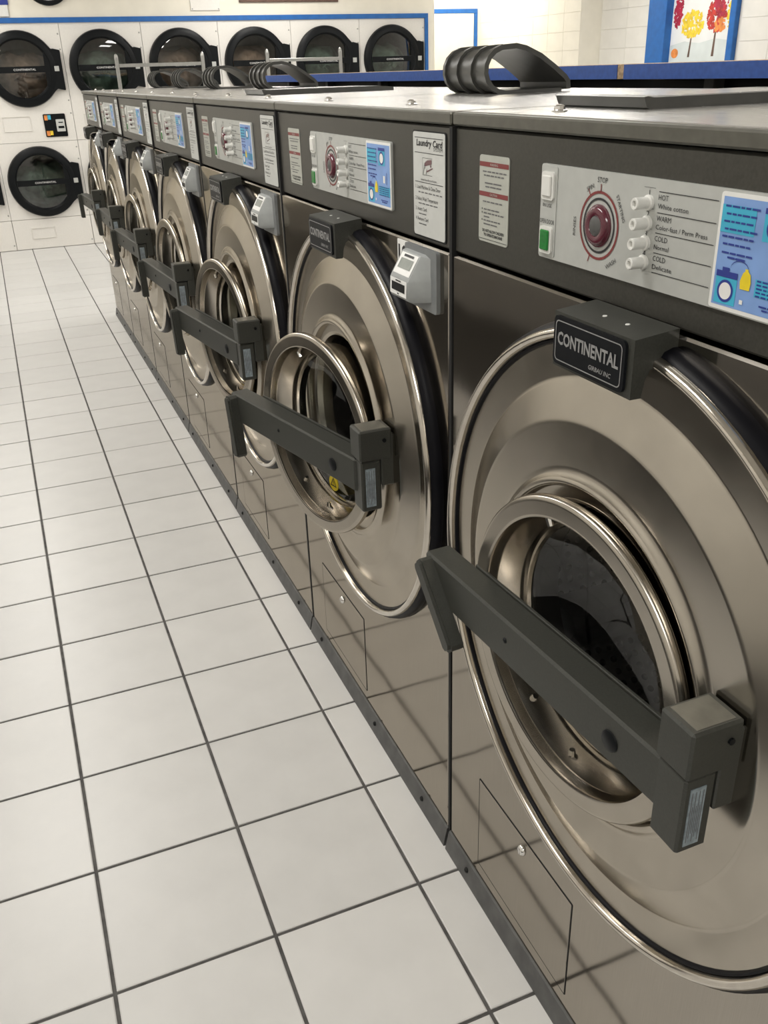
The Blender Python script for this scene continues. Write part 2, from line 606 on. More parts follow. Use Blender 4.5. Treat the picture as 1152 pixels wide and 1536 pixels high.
# ------------------------------------------------------------------ low dark blocks along the left-hand wall, added unseen to darken the steel's reflections
for k, (y0, y1, lab) in enumerate(((-3.9, -0.35, 'long charcoal block added for reflections near the entrance, against the left wall'), (-0.3, 3.25, 'long charcoal block added for reflections in the middle of the left wall'),
                                   (3.3, 6.85, 'long charcoal block added for reflections at the dryer end of the left wall'))):
    t = empty('reflection_block', (-2.08, (y0 + y1) / 2, 0))
    tag(t, lab, 'reflection block', 'charcoal blocks added for reflections along the left wall')
    hl = (y1 - y0) / 2
    mb = MB()
    mb.box(0, .68, -hl, hl, .43, .47, .006)
    mb.build('block_top', 'block_charcoal', t)
    mb = MB()
    mb.box(.64, .665, -hl + .01, hl - .01, 0, .43, .003)
    mb.build('front_panel', 'block_charcoal', t)
    for e in (-hl + .01, hl - .035):
        mb = MB()
        mb.box(0, .64, e, e + .025, 0, .43, .003)
        mb.build('end_panel', 'block_charcoal', t)


# ------------------------------------------------------------------ ceiling lamps
ORD = ['first', 'second', 'third', 'fourth', 'fifth']
for li_, (lx, ly) in enumerate(LAMPS):
    t = empty('ceiling_light', (lx, ly, CEIL))
    tag(t, 'fluorescent ceiling light over the aisle, %s from the entrance' % ORD[li_] if li_ < 5 else 'fluorescent ceiling light behind the washers, %s from the entrance' % ORD[li_ - 5] if li_ < 10
        else ('fluorescent ceiling light over the recess right of the dryers', 'fluorescent ceiling light before the autumn tree picture')[li_ - 10], 'ceiling light', 'fluorescent ceiling lights')
    mb = MB()
    sx, sy = 0.32, 0.62
    for q in ((-sx, -sx + .03, -sy, sy), (sx - .03, sx, -sy, sy), (-sx + .03, sx - .03, -sy, -sy + .03), (-sx + .03, sx - .03, sy - .03, sy)):
        mb.box(*q, -.035, -.001, .004)
    mb.build('frame', 'white_plastic', t)
    mb = MB()
    mb.box(-sx + .03, sx - .03, -sy + .03, sy - .03, -.022, -.006)
    mb.build('diffuser', 'lamp_diffuser', t)
    ld = bpy.data.lights.new('lamp', 'AREA')
    ld.shape = 'RECTANGLE'
    ld.size, ld.size_y = 0.56, 1.16
    ld.energy = LAMP_W
    ld.color = LAMP_COL
    lo = bpy.data.objects.new('lamp', ld)
    COL.objects.link(lo)
    lo.parent = t
    lo.location = (0, 0, -0.04)


# ------------------------------------------------------------------ washers
HZ = 1.262       # top of the lower cabinet
CZ = 0.822       # height of the door's centre
TOP = 1.465
PIV = (0.271, -0.02)     # hinge line, to the right of the door's centre


def washer(y_far, W, rs, angle, handle_tilt, label, lid, plain=False, n=64, number=None, mark=True):
    T = empty('washing_machine', (0, y_far, 0), -PI / 2)
    tag(T, label, 'washing machine', 'row of stainless washers')
    cx = W / 2
    x0, x1 = 0.0005, W - 0.0085
    sx = W / 0.929                    # the two narrow machines at the far end squeeze their fittings

    def part(name, mat, parent=T, smooth=None):
        return lambda mb: mb.build(name, mat, parent, smooth)

    # lower cabinet, a front sheet with the big round opening and folded edges
    mb = MB()
    e = 0.006
    holed_panel(mb, x0 + e, x1 - e, 0.040, HZ - .003, cx, CZ, .42 * rs, 0.0, n + 8)
    D = 0.85
    ring = [(x0 + e, 0.0), (x0 + .0018, .0018), (x0, e), (x0, D), (x1, D), (x1, e), (x1 - .0018, .0018), (x1 - e, 0.0)]
    lo_, hi_ = 0.046, HZ - .003
    v = [(p[0], p[1], lo_) for p in ring] + [(p[0], p[1], hi_) for p in ring]
    m_ = len(ring)
    mb.add(v, [(i, i + 1, m_ + i + 1, m_ + i) for i in range(m_ - 1)])
    # folded top lip that catches the light below the control panel
    mb.add([(x0 + e, 0, hi_), (x1 - e, 0, hi_), (x1 - e, .003, HZ), (x0 + e, .003, HZ), (x1 - e, .05, HZ), (x0 + e, .05, HZ)], [(0, 1, 2, 3), (3, 2, 4, 5)])
    part('body', 'steel_sheet')(mb)
    # control panel and its lid
    mb = MB()
    mb.box(x0, x1, .005, D, HZ + .004, 1.4455, .003)
    part('control_panel', 'gunmetal_paint')(mb)
    mb = MB()
    mb.box(x0 - .0015, x1 + .0015, .0, D, 1.4475, TOP, .0025)
    part('lid', 'lid_edge_paint')(mb)
    mb = MB()
    mb.box(x0 + .004, x1 - .004, .012, D - .01, TOP - .001, TOP + .0015, .001)
    part('top_sheet', 'steel_top')(mb)
    mb = MB()
    mb.box(x0 + .003, x1 - .003, .01, D - .01, .002, 1.444)
    mb.f = mb.f[:2] + mb.f[3:]        # the liner stays open at the front
    part('inner_liner', 'gap_black')(mb)
    mb = MB()
    mb.box(W - .0090, W - .0002, -.0006, .03, .0, 1.446)
    part('side_strip', 'gap_black')(mb)
    # kick plate with screws
    mb = MB()
    mb.prism([(-.0125, .0), (-.0125, .004), (-.004, .047), (.0, .050), (.02, .050), (.02, .0)], 'x', x0, x1)
    kp = part('kick_plate', 'grey_kick')(mb)
    for fx in (.10, .55, .86):
        mb = MB()
        mb.lathe([(0, -.004), (.004, -.0035), (.006, -.001), (.006, .004)], fx * W, .028, 10, -.0085)
        mb.build('screw', 'gap_black', kp, 30)
    # service hatch
    mb = MB()
    hx0, hx1 = .127 * sx, .444 * sx
    for q in ((hx0 - .0012, hx0 + .0012, .083, .302), (hx1 - .0012, hx1 + .0012, .083, .302), (hx0, hx1, .0818, .0842), (hx0, hx1, .3008, .3032)):
        mb.box(q[0] + .0004, q[1] - .0004, -.0009, .0005, q[2] + .0003, q[3] - .0003)
    hs = part('hatch_seam', 'gap_black')(mb)
    mb = MB()
    mb.box(hx0 + .0016, hx1 - .0016, -.0012, .0005, .0846, .3004, .0004)
    ht = part('service_hatch', 'steel_sheet')(mb)
    mb = MB()
    mb.lathe([(0, -.007), (.007, -.0065), (.0095, -.004), (.0105, -.001), (.0105, 0)], .288 * sx, .272, 16)
    mb.box(.288 * sx - .0012, .288 * sx + .0012, -.0078, -.0066, .266, .278)
    mb.build('lock', 'chrome', ht, 35)
    # ---- tub front
    mb = MB()
    mb.lathe([(r * rs, y) for r, y in ((.434, .002), (.4345, -.006), (.431, -.017), (.4255, -.021), (.418, -.012), (.41, .002))], cx, CZ, n)
    part('door_seal', 'black_rubber', smooth=40)(mb)
    mb = MB()
    mb.lathe([(r * rs, y) for r, y in hold(((.4262, -.012), (.4258, -.0215), (.4244, -.0268), (.4215, -.0298), (.4180, -.0303), (.4150, -.0285), (.4130, -.0250), (.4118, -.0190), (.4095, -.0160)))], cx, CZ, n + 16)
    part('rim', 'steel_polished', smooth=40)(mb)
    mb = MB()
    mb.lathe([(r * rs, y) for r, y in ((.4122, -.0165), (.4112, -.0198), (.4080, -.0196), (.4062, -.0172), (.4060, -.0150))], cx, CZ, n)
    part('inner_ring', 'black_rubber', smooth=40)(mb)  # thin black ring just inside the rim
    mb = MB()
    mb.lathe([(r * rs, y) for r, y in hold(((.4095, -.0160), (.3640, -.0140), (.3610, -.0146), (.3590, -.0156), (.3130, -.0322), (.3105, -.0330), (.3075, -.0334), (.2500, -.0338), (.2450, -.0345), (.2410, -.0364), (.2375, -.0396), (.2350, -.0416), (.2320, -.0424), (.2290, -.0420), (.2268, -.0405), (.2255, -.0375),
              (.2245, -.0300), (.2080, -.0290), (.2020, -.0250), (.198, -.012), (.195, .01), (.193, .05)))], cx, CZ, n + 16)
    part('tub_front', 'steel_spun', smooth=35)(mb)
    mb = MB()
    mb.lathe([(r * rs, y) for r, y in ((.197, .05), (.28, .07), (.36, .11), (.36, .55), (.30, .585), (.05, .60), (0, .60))], cx, CZ, 48, uv=True)
    dm_ = part('drum', 'drum_perforated', smooth=40)(mb)
    for k in range(3):
        t = PI / 2 + k * 2 * PI / 3 + .5
        mb = MB()
        mb.prism([(-.05, .357), (-.012, .30), (.012, .30), (.05, .357)], 'y', .13, .54)
        mb.xf(Matrix.Translation((cx, 0, CZ)) @ Matrix.Rotation(t, 4, 'Y') @ Matrix.Scale(rs, 4))
        mb.build('lifter', 'drum_steel', dm_)
    # ---- door, hung on the right, swung by its angle
    px = cx + PIV[0] * rs
    DR = empty('door_pivot')
    bpy.data.objects.remove(DR)
    cxd = -PIV[0] * rs
    dy = -PIV[1]
    mb = MB()
    mb.lathe([(r * rs, y + dy) for r, y in hold(((.1715, .034), (.1745, .0), (.1880, -.034), (.1905, -.049), (.1915, -.0518), (.1940, -.053), (.2140, -.053), (.2170, -.0522), (.2195, -.0500), (.2208, -.046), (.2206, -.040), (.2190, -.0372), (.213, -.0365),
              (.2085, -.0345), (.2065, -.0325), (.196, -.0310), (.189, -.026), (.187, -.006), (.184, .034), (.178, .038), (.1715, .034)))[:-1]], cxd, 0, n + 16, closed=True)
    door = part('door', 'steel_spun', smooth=40)(mb)
    door.location = (px, PIV[1], CZ)
    door.rotation_euler = (0, 0, math.radians(angle))
    mb = MB()
    mb.lathe([(r * rs, y + dy) for r, y in ((.1745, .010), (.168, .008), (.166, .013), (.168, .018), (.1745, .02))], cxd, 0, n, closed=True)
    mb.build('glass_rim', 'steel_polished', door, 40)
    mb = MB()
    mb.lathe([(r * rs, y + dy) for r, y in ((.170, .014), (.160, .024), (.14, .040), (.10, .058), (.05, .068), (0.0005, .071))], cxd, 0, 48)
    mb.build('door_glass', 'washer_glass', door, 60)
    for t in (200, 235, 268, 120, 40, 330):
        t = math.radians(t)
        mb = MB()
        c0 = Vector((cxd + .184 * rs * math.cos(t), dy - .018, .184 * rs * math.sin(t)))
        c1 = Vector((cxd + .172 * rs * math.cos(t), dy - .018, .172 * rs * math.sin(t)))
        mb.cyl(c0, c1, .0055, 8, .0045)
        mb.build('bolt', 'chrome', door, 30)
    # yellow round warning mark on the glass, with its triangle
    if mark:
        qx, qz = cxd - .030 * rs, -.141 * rs
        yy = dy + .012
        mb = MB()
        mb.lathe([(0, 0), (.019, 0), (.019, .002), (0, .002)], qx, qz, 20, yy)
        ys = mb.build('warning_disc', 'sticker_yellow', door, 30)
        mb = MB()
        tri = [(qx - .013, qz - .008), (qx + .013, qz - .008), (qx, qz + .0145)]
        tri2 = [(qx + (a - qx) * .68, qz + .0005 + (b_ - qz - .0005) * .68) for a, b_ in tri]
        for i in range(3):
            k = (i + 1) % 3
            mb.add([(tri[i][0], yy - .0006, tri[i][1]), (tri[k][0], yy - .0006, tri[k][1]), (tri2[k][0], yy - .0006, tri2[k][1]), (tri2[i][0], yy - .0006, tri2[i][1])], [(0, 1, 2, 3)])
        put_text(mb, '!', qx, qz - .005, .011, yy - .0006)
        mb.build('warning_triangle', 'ink_black', door)
    # handle bar across the door
    bl, br = cxd - .295 * rs, -.036
    yb, yf = dy - .0525, dy - .0965
    zb, zt = -.036, .033
    mb = MB()
    mb.box(bl, br, yf, yb, zb, zt, .0035)
    mb.build('handle_bar', 'bar_paint', door)
    mb = MB()
    mb.box(bl + .08, br - .01, yb - .0022, yb + .003, zt - .002, zt + .0035, .0008)
    mb.build('bar_flange', 'bar_paint', door)
    mb = MB()
    mb.lathe([(0, -.003), (.011, -.003), (.0135, -.0015), (.0140, 0)], -.118 * rs, -.004, 20, yf)
    mb.build('bar_cap', 'black_plastic', door, 35)
    mb = MB()
    mb.lathe([(0, -.0025), (.003, -.002), (.0045, 0)], -.34 * rs, .002, 10, yf)
    mb.build('screw', 'black_plastic', door, 35)
    # pull lever on the free end
    mb = MB()
    c_ = .006
    o1 = [(-.013 + c_, -.132), (.013 - c_, -.132), (.013, -.132 + c_), (.013, .016 - c_), (.013 - c_, .016), (-.013 + c_, .016), (-.013, .016 - c_), (-.013, -.132 + c_)]
    mb.prism(o1, 'y', -.022, -.002)
    o2 = [(p[0] * .72, -.0585 + (p[1] + .0585) * .95) for p in o1]
    mb.prism(o2, 'y', -.027, -.022)
    mb.box(-.010, .010, -.0274, -.0264, -.06, -.056)
    mb.xf(Matrix.Translation((bl + .020, yf + .004, .014)) @ Matrix.Rotation(math.radians(-handle_tilt), 4, 'Y'))
    mb.build('pull_lever', 'bar_paint', door)
    # ---- hinge block on the tub front
    zoff = CZ
    mb = MB()
    mb.box(px - .040, px + .012, -.102, -.036, zoff + .036, zoff + .098, .003)
    mb.box(px - .038, px + .008, -.099, -.058, zoff - .070, zoff + .034, .003)
    mb.box(px - .020, px + .010, -.058, -.0315, zoff - .02, zoff + .085, .002)
    hb = part('hinge_block', 'bar_paint')(mb)
    mb = MB()
    mb.box(px - .035, px + .007, -.094, -.044, zoff + .0975, zoff + .0986, .0004)
    mb.build('block_cover', 'fascia_grey' if False else 'lid_edge_paint', hb)
    mb = MB()
    mb.box(px + .0078, px + .0090, -.091, -.071, zoff - .060, zoff + .020)
    lb = mb.build('rating_label', 'sticker_silver', hb)
    mb = MB()
    X_ = px + .0094
    for k in range(7):
        yy = -.089 + k * .0024
        zz0 = zoff - .055 + (k % 3) * .006
        zz1 = zoff + .016 - (k % 2) * .02
        mb.add([(X_, yy, zz0), (X_, yy + .0010, zz0), (X_, yy + .0010, zz1), (X_, yy, zz1)], [(0, 1, 2, 3)])
    mb.build('label_print', 'ink_grey', hb)
    mb = MB()
    mb.cyl((px + .011, -.052, zoff + .075), (px + .0145, -.052, zoff + .075), .004, 10)
    mb.build('screw', 'black_plastic', hb, 35)
    # ---- name bracket over the rim
    bx0, bx1 = cx - .078 * sx, cx + .074 * sx
    mb = MB()
    prof = [(-.056, 1.199), (-.056, 1.264), (.0, 1.270), (.0, 1.236), (-.012, 1.2375), (-.024, 1.235), (-.034, 1.228), (-.039, 1.218), (-.042, 1.199)]
    mb.prism(prof, 'x', bx0, bx1)
    nb = part('name_bracket', 'bar_paint')(mb)
    mb = MB()
    mb.prism(rrect(bx0 + .004, bx1 - .010, 1.2035, 1.2605, .007), 'y', -.0595, -.056)
    mb.build('name_plate', 'plate_black', nb)
    mb = MB()
    a_ = rrect(bx0 + .0085, bx1 - .0145, 1.208, 1.256, .006)
    b_ = rrect(bx0 + .0098, bx1 - .0158, 1.2093, 1.2547, .005)
    q = len(a_)
    mb.add([(p[0], -.0601, p[1]) for p in a_] + [(p[0], -.0601, p[1]) for p in b_], [(i, (i + 1) % q, q + (i + 1) % q, q + i) for i in range(q)])
    xm = (bx0 + bx1 - .006) / 2
    put_text(mb, 'CONTINENTAL', xm, 1.2285, .0145, -.0602, width=(bx1 - bx0) * .78, bold=.03)
    put_text(mb, 'GIRBAU INC', xm + .026 * sx, 1.2145, .0052, -.0602, width=.042 * sx, shear=.2, bold=.015)
    mb.build('name_lettering', 'plate_silver', nb)
    for fx in (.4, .68):
        mb = MB()
        mb.lathe([(0, .0012), (.0025, .0012), (.0032, 0)], bx0 + (bx1 - bx0) * fx, -.03, 8, 1.2662, axis='z')
        mb.build('screw', 'white_plastic', nb, 35)
    # ---- warning label
    PY = .005
    mb = MB()
    wx0, wx1 = .081 * sx, .163 * sx
    mb.prism(rrect(wx0 - .002, wx1, 1.296, 1.413, .005), 'y', PY - .0012, PY)
    wl = part('warning_label', 'warn_white')(mb)
    mb = MB()
    for z in (1.398, 1.3585):
        mb.rect(wx0 - .001, wx1 - .001, z, z + .0062, PY - .0016)
    mb.build('red_band', 'ink_red', wl)
    mb = MB()
    wm = (wx0 + wx1) / 2
    put_text(mb, 'WARNING', wm, 1.3995, .0033, PY - .002)
    put_text(mb, 'CAUTION', wm, 1.3600, .0033, PY - .002)
    mb.build('band_lettering', 'warn_white', wl)
    mb = MB()
    sp = wx1 - wx0
    for k, (z, a, b2, wd) in enumerate(((1.3905, .1, .92, 6), (1.3855, .14, .84, 6), (1.3755, .18, .76, 2), (1.3705, .2, .76, 3), (1.3505, .12, .8, 5), (1.340, .16, .7, 4), (1.335, .16, .86, 6), (1.330, .16, .36, 1), (1.325, .16, .74, 5), (1.320, .16, .64, 2))):
        put_line(mb, wx0 + sp * a, wx0 + sp * b2, z, .0018, PY - .0016, wd, k)
    mb.build('fine_print', 'ink_grey', wl)['kind'] = 'stuff'
    mb = MB()
    for z in (1.340, 1.335, 1.325):
        mb.disc(wx0 + sp * .1, z + .0012, .0013, PY - .0016, 8)
    put_text(mb, 'DO NOT ALLOW CHILDREN', wm, 1.3100, .0038, PY - .0016, width=sp * .76, bold=.03)
    put_text(mb, 'TO OPERATE MACHINE', wm, 1.3043, .0038, PY - .0016, width=sp * .66, bold=.03)
    mb.rect(wx0 - .001, wx1 - .002, 1.2995, 1.3002, PY - .0016)
    mb.build('label_lettering', 'ink_black', wl)
    # ---- control fascia
    fx0, fx1, fz0, fz1 = .250 * sx, .690 * sx, 1.300, 1.413
    mb = MB()
    mb.prism(rrect(fx0, fx1, fz0, fz1, .004), 'y', PY - .004, PY)
    fa = part('control_fascia', 'fascia_grey')(mb)
    FY = PY - .004
    mb = MB()
    a_ = rrect(fx0 + .003, fx0 + .038 * sx, 1.303, 1.411, .003)
    mb.prism(a_, 'y', FY - .0012, FY)
    mb.build('button_mount', 'fascia_grey', fa)
    for nm, z, mt in (('indicator_lamp', 1.388, 'white_plastic'), ('open_button', 1.323, 'white_plastic')):
        mb = MB()
        mb.prism(rrect(fx0 + .0065, fx0 + .034 * sx, z - .0165, z + .0165, .004), 'y', FY - .004, FY)
        mb.build(nm + '_frame', mt, fa)
        mb = MB()
        mb.box(fx0 + .0105, fx0 + .030 * sx, FY - .0065, FY - .0035, z - .0125, z + .0125, .0025)
        mb.build(nm, mt if nm == 'indicator_lamp' else 'lamp_green', fa)
    kx, kz = .379 * sx, 1.3535
    mb = MB()
    mb.disc(kx, kz, .0385, FY - .0006, 40, .0355)
    for t in (90, 0, 62 + 60, 248):
        tt = math.radians(t)
        mb.add([(kx + .037 * math.cos(tt) - .0008, FY - .0006, kz + .037 * math.sin(tt)), (kx + .037 * math.cos(tt) + .0008, FY - .0006, kz + .037 * math.sin(tt)),
                (kx + .046 * math.cos(tt) + .0008, FY - .0006, kz + .046 * math.sin(tt)), (kx + .046 * math.cos(tt) - .0008, FY - .0006, kz + .046 * math.sin(tt))], [(0, 1, 2, 3)])
    mb.build('dial_ring', 'ink_red', fa)
    mb = MB()
    mb.disc(kx, kz, .031, FY - .0006, 40, .0285)
    mb.build('dial_scale', 'ink_black', fa)
    mb = MB()
    put_text(mb, 'STOP', kx + .002, kz + .0475, .0058, FY - .0006)
    put_text(mb, 'SPIN', kx - .020, kz + .038, .0052, FY - .0006, rot=.42)
    put_text(mb, 'STARTING', kx + .0375, kz + .022, .0048, FY - .0006, rot=-1.05)
    put_text(mb, 'RINSES', kx - .0465, kz - .006, .0052, FY - .0006, rot=PI / 2)
    put_text(mb, 'WASH', kx + .030, kz - .041, .0052, FY - .0006, rot=.55)
    put_text(mb, 'IN USE', fx0 + .0185 * sx, 1.3625, .0045, FY - .0016, width=.020 * sx)
    put_text(mb, 'OPEN DOOR', fx0 + .0195 * sx, 1.3425, .0055, FY - .0016, width=.033 * sx)
    lx0, lx1 = .482 * sx, .572 * sx
    for k, (z, t1, t2) in enumerate(((1.391, 'HOT', 'White cotton'), (1.370, 'WARM', 'Color-fast / Perm Press'), (1.3495, 'COLD', 'Normal'), (1.329, 'COLD', 'Delicate'))):
        mb.rect(lx0, lx1, z + .0095, z + .0103, FY - .0006)
        put_text(mb, t1, lx0, z + .0018, .0054, FY - .0006, 'l')
        put_text(mb, t2, lx0, z - .0068, .0050, FY - .0006, 'l', width=min(.080, .0040 * len(t2)) * sx)
        put_text(mb, str(k + 1), .4665 * sx, z + .0035, .0070, FY - .0006)
        mb.rect(.457 * sx, .476 * sx, z + .0125, z + .0129, FY - .0006)
    mb.rect(lx0, lx1, 1.3180, 1.3188, FY - .0006)
    mb.build('fascia_lettering', 'ink_black', fa)['kind'] = 'stuff'
    mb = MB()
    mb.lathe([(.0240, 0), (.0240, -.0018), (.0225, -.0022), (0.0003, -.0022)], kx, kz, 32, FY)
    mb.build('dial_base', 'ink_maroon', fa, 35)
    mb = MB()
    mb.lathe([(.0225, -.002), (.0215, -.0050), (.0195, -.0065), (.0150, -.0070), (.0118, -.0060), (.0112, -.0050)], kx, kz, 32, FY)
    mb.build('dial_knob', 'ink_maroon', fa, 35)
    mb = MB()
    mb.lathe([(.0116, -.0030), (.0112, -.0056), (.0095, -.0064), (0.0003, -.0068)], kx, kz, 24, FY)
    mb.build('dial_centre', 'grey_kick', fa, 35)
    for z in (1.391, 1.370, 1.3495, 1.329):
        mb = MB()
        pr = [(0, -.0170), (.0030, -.0170), (.0036, -.0198), (.0056, -.0200), (.0063, -.0190), (.0061, -.004), (.0080, -.003), (.0080, 0)]
        mb.lathe(pr, .4670 * sx, z - .0025, 18, FY)
        mb.build('cycle_button', 'white_plastic', fa, 30)
    # blue instruction sticker
    if not plain or True:
        sx0, sx1, sz0, sz1 = .575 * sx, .689 * sx, 1.3015, 1.4105
        sw = sx1 - sx0
        mb = MB()
        mb.prism(rrect(sx0, sx1, sz0, sz1, .003), 'y', FY - .0008, FY)
        mb.build('sticker_border', 'white_print', fa)
        Y1 = FY - .0011
        bx_ = lambda a: sx0 + .004 + (sw - .008) * a
        bz_ = lambda a: sz0 + .004 + (sz1 - sz0 - .008) * a
        mb = MB()
        mb.rect(bx_(0), bx_(1), bz_(0), bz_(1), Y1)
        mb.build('sticker_field', 'sticker_blue', fa)
        Y2 = FY - .0014
        for q_ in ((0, .42, .68, .93), (.52, 1, .16, .32), (.03, .30, .02, .27), (.52, .80, .66, .90)):
            mb = MB()
            mb.rect(bx_(q_[0]), bx_(q_[1]), bz_(q_[2]), bz_(q_[3]), Y2)
            mb.build('sticker_patch', 'sticker_cyan', fa)
        Y3 = FY - .0017
        mb = MB()
        for k in range(6):
            put_line(mb, bx_(.04 + .02 * (k % 2)), bx_(.46 - .03 * (k % 3)), bz_(.91 - k * .068), .0018, Y3, 5, k + 40)
        put_line(mb, bx_(.06), bx_(.44), bz_(.49), .0018, Y3, 4, 50)
        put_line(mb, bx_(.14), bx_(.36), bz_(.45), .0018, Y3, 2, 51)
        for k in range(5):
            put_line(mb, bx_(.54), bx_(.96), bz_(.30 - k * .034), .0016, Y3, 6, 60 + k)
        put_line(mb, bx_(.60), bx_(.9), bz_(.08), .0016, Y3, 4, 70)
        put_line(mb, bx_(.64), bx_(.86), bz_(.05), .0016, Y3, 3, 71)
        mb.rect(bx_(.10), bx_(.19), bz_(.33), bz_(.365), Y3)
        mb.rect(bx_(.03), bx_(.30), bz_(.272), bz_(.33), Y3)
        mb.rect(bx_(.52), bx_(.80), bz_(.90), bz_(.95), Y3)
        mb.disc(bx_(.165), bz_(.145), .0108 * sx, Y3, 24, .0082 * sx)
        mb.disc(bx_(.66), bz_(.78), .0108 * sx, Y3, 24, .0082 * sx)
        mb.rect(bx_(.86), bx_(.875), bz_(.36), bz_(.56), Y3)
        ar = [(bx_(.20) + .012 * (1 - math.cos(t * PI / 8)), bz_(.365) + .008 * math.sin(t * PI / 8)) for t in range(9)]
        for i in range(8):
            mb.add([(ar[i][0], Y3, ar[i][1]), (ar[i + 1][0], Y3, ar[i + 1][1]), (ar[i + 1][0], Y3, ar[i + 1][1] + .0009), (ar[i][0], Y3, ar[i][1] + .0009)], [(0, 1, 2, 3)])
        mb.build('sticker_print', 'sticker_navy', fa)
        for q_ in (.165, .145), (.66, .78):
            mb = MB()
            mb.disc(bx_(q_[0]), bz_(q_[1]), .0082 * sx, Y3, 24)
            mb.build('drum_drawing', 'white_print', fa)
        for q_ in ((.36, .40, .06, .10), (.72, .80, .38, .50)):
            mb = MB()
            mb.rect(bx_(q_[0]), bx_(q_[1]), bz_(q_[2]), bz_(q_[3]), Y3)
            mb.build('cup_drawing', 'white_print', fa)
        mb = MB()
        bt = [(.345, .20), (.46, .20), (.47, .27), (.455, .345), (.425, .37), (.425, .39), (.385, .39), (.385, .37), (.36, .345), (.335, .27)]
        mb.add([(bx_(a), Y3, bz_(c2)) for a, c2 in bt], [tuple(range(len(bt)))])
        mb.build('detergent_bottle_drawing', 'sticker_yellow', fa)
    # ---- card instructions
    cx0, cx1, cz0, cz1 = .779 * sx, .897 * sx, 1.275, 1.434
    cw = cx1 - cx0
    mb = MB()
    mb.prism(rrect(cx0 - .003, cx1 + .003, cz0 - .003, cz1 + .002, .006), 'y', PY - .0012, PY)
    cl = part('card_label', 'black_plastic')(mb)
    mb = MB()
    mb.prism(rrect(cx0, cx1, cz0, cz1, .005), 'y', PY - .002, PY - .0012)
    mb.build('label_sheet', 'label_white', cl)
    LY = PY - .0024
    X2 = lambda a: cx0 + cw * a
    Z2 = lambda a: cz0 + (cz1 - cz0) * a
    mb = MB()
    for z in (.945, .805, .525):
        mb.rect(X2(.06), X2(.95), Z2(z), Z2(z) + .0009, LY)
    put_text(mb, 'Laundry Card', X2(.52), Z2(.872), .0095, LY, width=cw * .80, shear=.15, bold=.025)
    put_text(mb, 'SYSTEM', X2(.93), Z2(.835), .0052, LY, 'r', width=cw * .27)
    put_text(mb, 'www.laundrycard.com', X2(.5), Z2(.545), .0036, LY, width=cw * .5)
    for z, t_, wd in ((.463, '1. Load Machine & Close Door', .80), (.350, '2. Select Wash Temperature', .72), (.248, '3. Insert Card', .36), (.150, '4. Remove Card', .41)):
        put_text(mb, t_, X2(.07), Z2(z), .0058, LY, 'l', width=cw * wd)
    fp = MB()
    for k, (z, e_, wd) in enumerate(((.425, .92, 7), (.315, .78, 5), (.212, .42, 2), (.112, .42, 2))):
        put_line(fp, X2(.17), X2(e_), Z2(z), .0017, LY, wd, k + 80)
    fp.build('fine_print', 'ink_grey', cl)['kind'] = 'stuff'
    for q_ in ((.31, .315, .60, .76), (.31, .62, .76, .7635), (.31, .62, .60, .6035)):
        mb.rect(X2(q_[0]), X2(q_[1]), Z2(q_[2]), Z2(q_[3]), LY)
    for a, b2 in (((.33, .61), (.36, .69)), ((.36, .69), (.42, .735)), ((.42, .61), (.44, .66)), ((.38, .66), (.40, .70))):
        mb.add([(X2(a[0]), LY, Z2(a[1])), (X2(a[0]) + .0012, LY, Z2(a[1])), (X2(b2[0]) + .0012, LY, Z2(b2[1])), (X2(b2[0]), LY, Z2(b2[1]))], [(0, 1, 2, 3)])
    mb.build('label_lettering', 'ink_black', cl)
    mb = MB()
    mb.add([(X2(a), LY, Z2(c2)) for a, c2 in ((.39, .685), (.60, .712), (.60, .752), (.46, .742), (.37, .712))], [(0, 1, 2, 3, 4)])
    mb.add([(X2(a), LY, Z2(c2)) for a, c2 in ((.44, .628), (.63, .668), (.63, .680), (.44, .642))], [(0, 1, 2, 3)])
    mb.disc(X2(.57), Z2(.692), .0022, LY, 10)
    mb.build('card_emblem', 'ink_maroon', cl)
    # ---- number plate and card reader
    if number:
        mb = MB()
        mb.prism(rrect(.714 * sx, .775 * sx, 1.205, 1.258, .003), 'y', -.001, 0)
        npl = part('number_plate', 'white_print')(mb)
        mb = MB()
        put_text(mb, number, .719 * sx, 1.219, .030, -.0014, 'l', bold=.03)
        mb.build('number_lettering', 'ink_black', npl)
    rx0, rx1 = .760 * sx, .886 * sx
    mb = MB()
    mb.prism(rrect(rx0, rx1, 1.158, 1.259, .006), 'y', -.007, 0)
    rd = part('card_reader', 'reader_base_grey')(mb)
    hx0, hx1 = rx0 + .010, rx0 + .084 * sx
    mb = MB()
    pr = [(-.006, 1.2500), (-.015, 1.2480), (-.0360, 1.2130), (-.0395, 1.2060), (-.0405, 1.1830), (-.0380, 1.1755), (-.032, 1.1725), (-.006, 1.1715)]
    # hood: outline swept across, tapering into the base on both sides
    nP = len(pr)
    rows = []
    for x, k, s_ in ((hx0 - .008, .0, .96), (hx0 - .004, .82, .98), (hx0, 1, 1), (hx1, 1, 1), (hx1 + .004, .86, .98), (hx1 + .022, .0, .92)):
        rows.append([(x, -.006 + (p[0] + .006) * k, 1.211 + (p[1] - 1.211) * s_) for p in pr])
    o_ = len(mb.v)
    for r_ in rows: mb.v += r_
    for i in range(len(rows) - 1):
        for j in range(nP - 1):
            mb.f.append((o_ + i * nP + j, o_ + i * nP + j + 1, o_ + (i + 1) * nP + j + 1, o_ + (i + 1) * nP + j))
    mb.build('reader_hood', 'reader_grey', rd, 25)
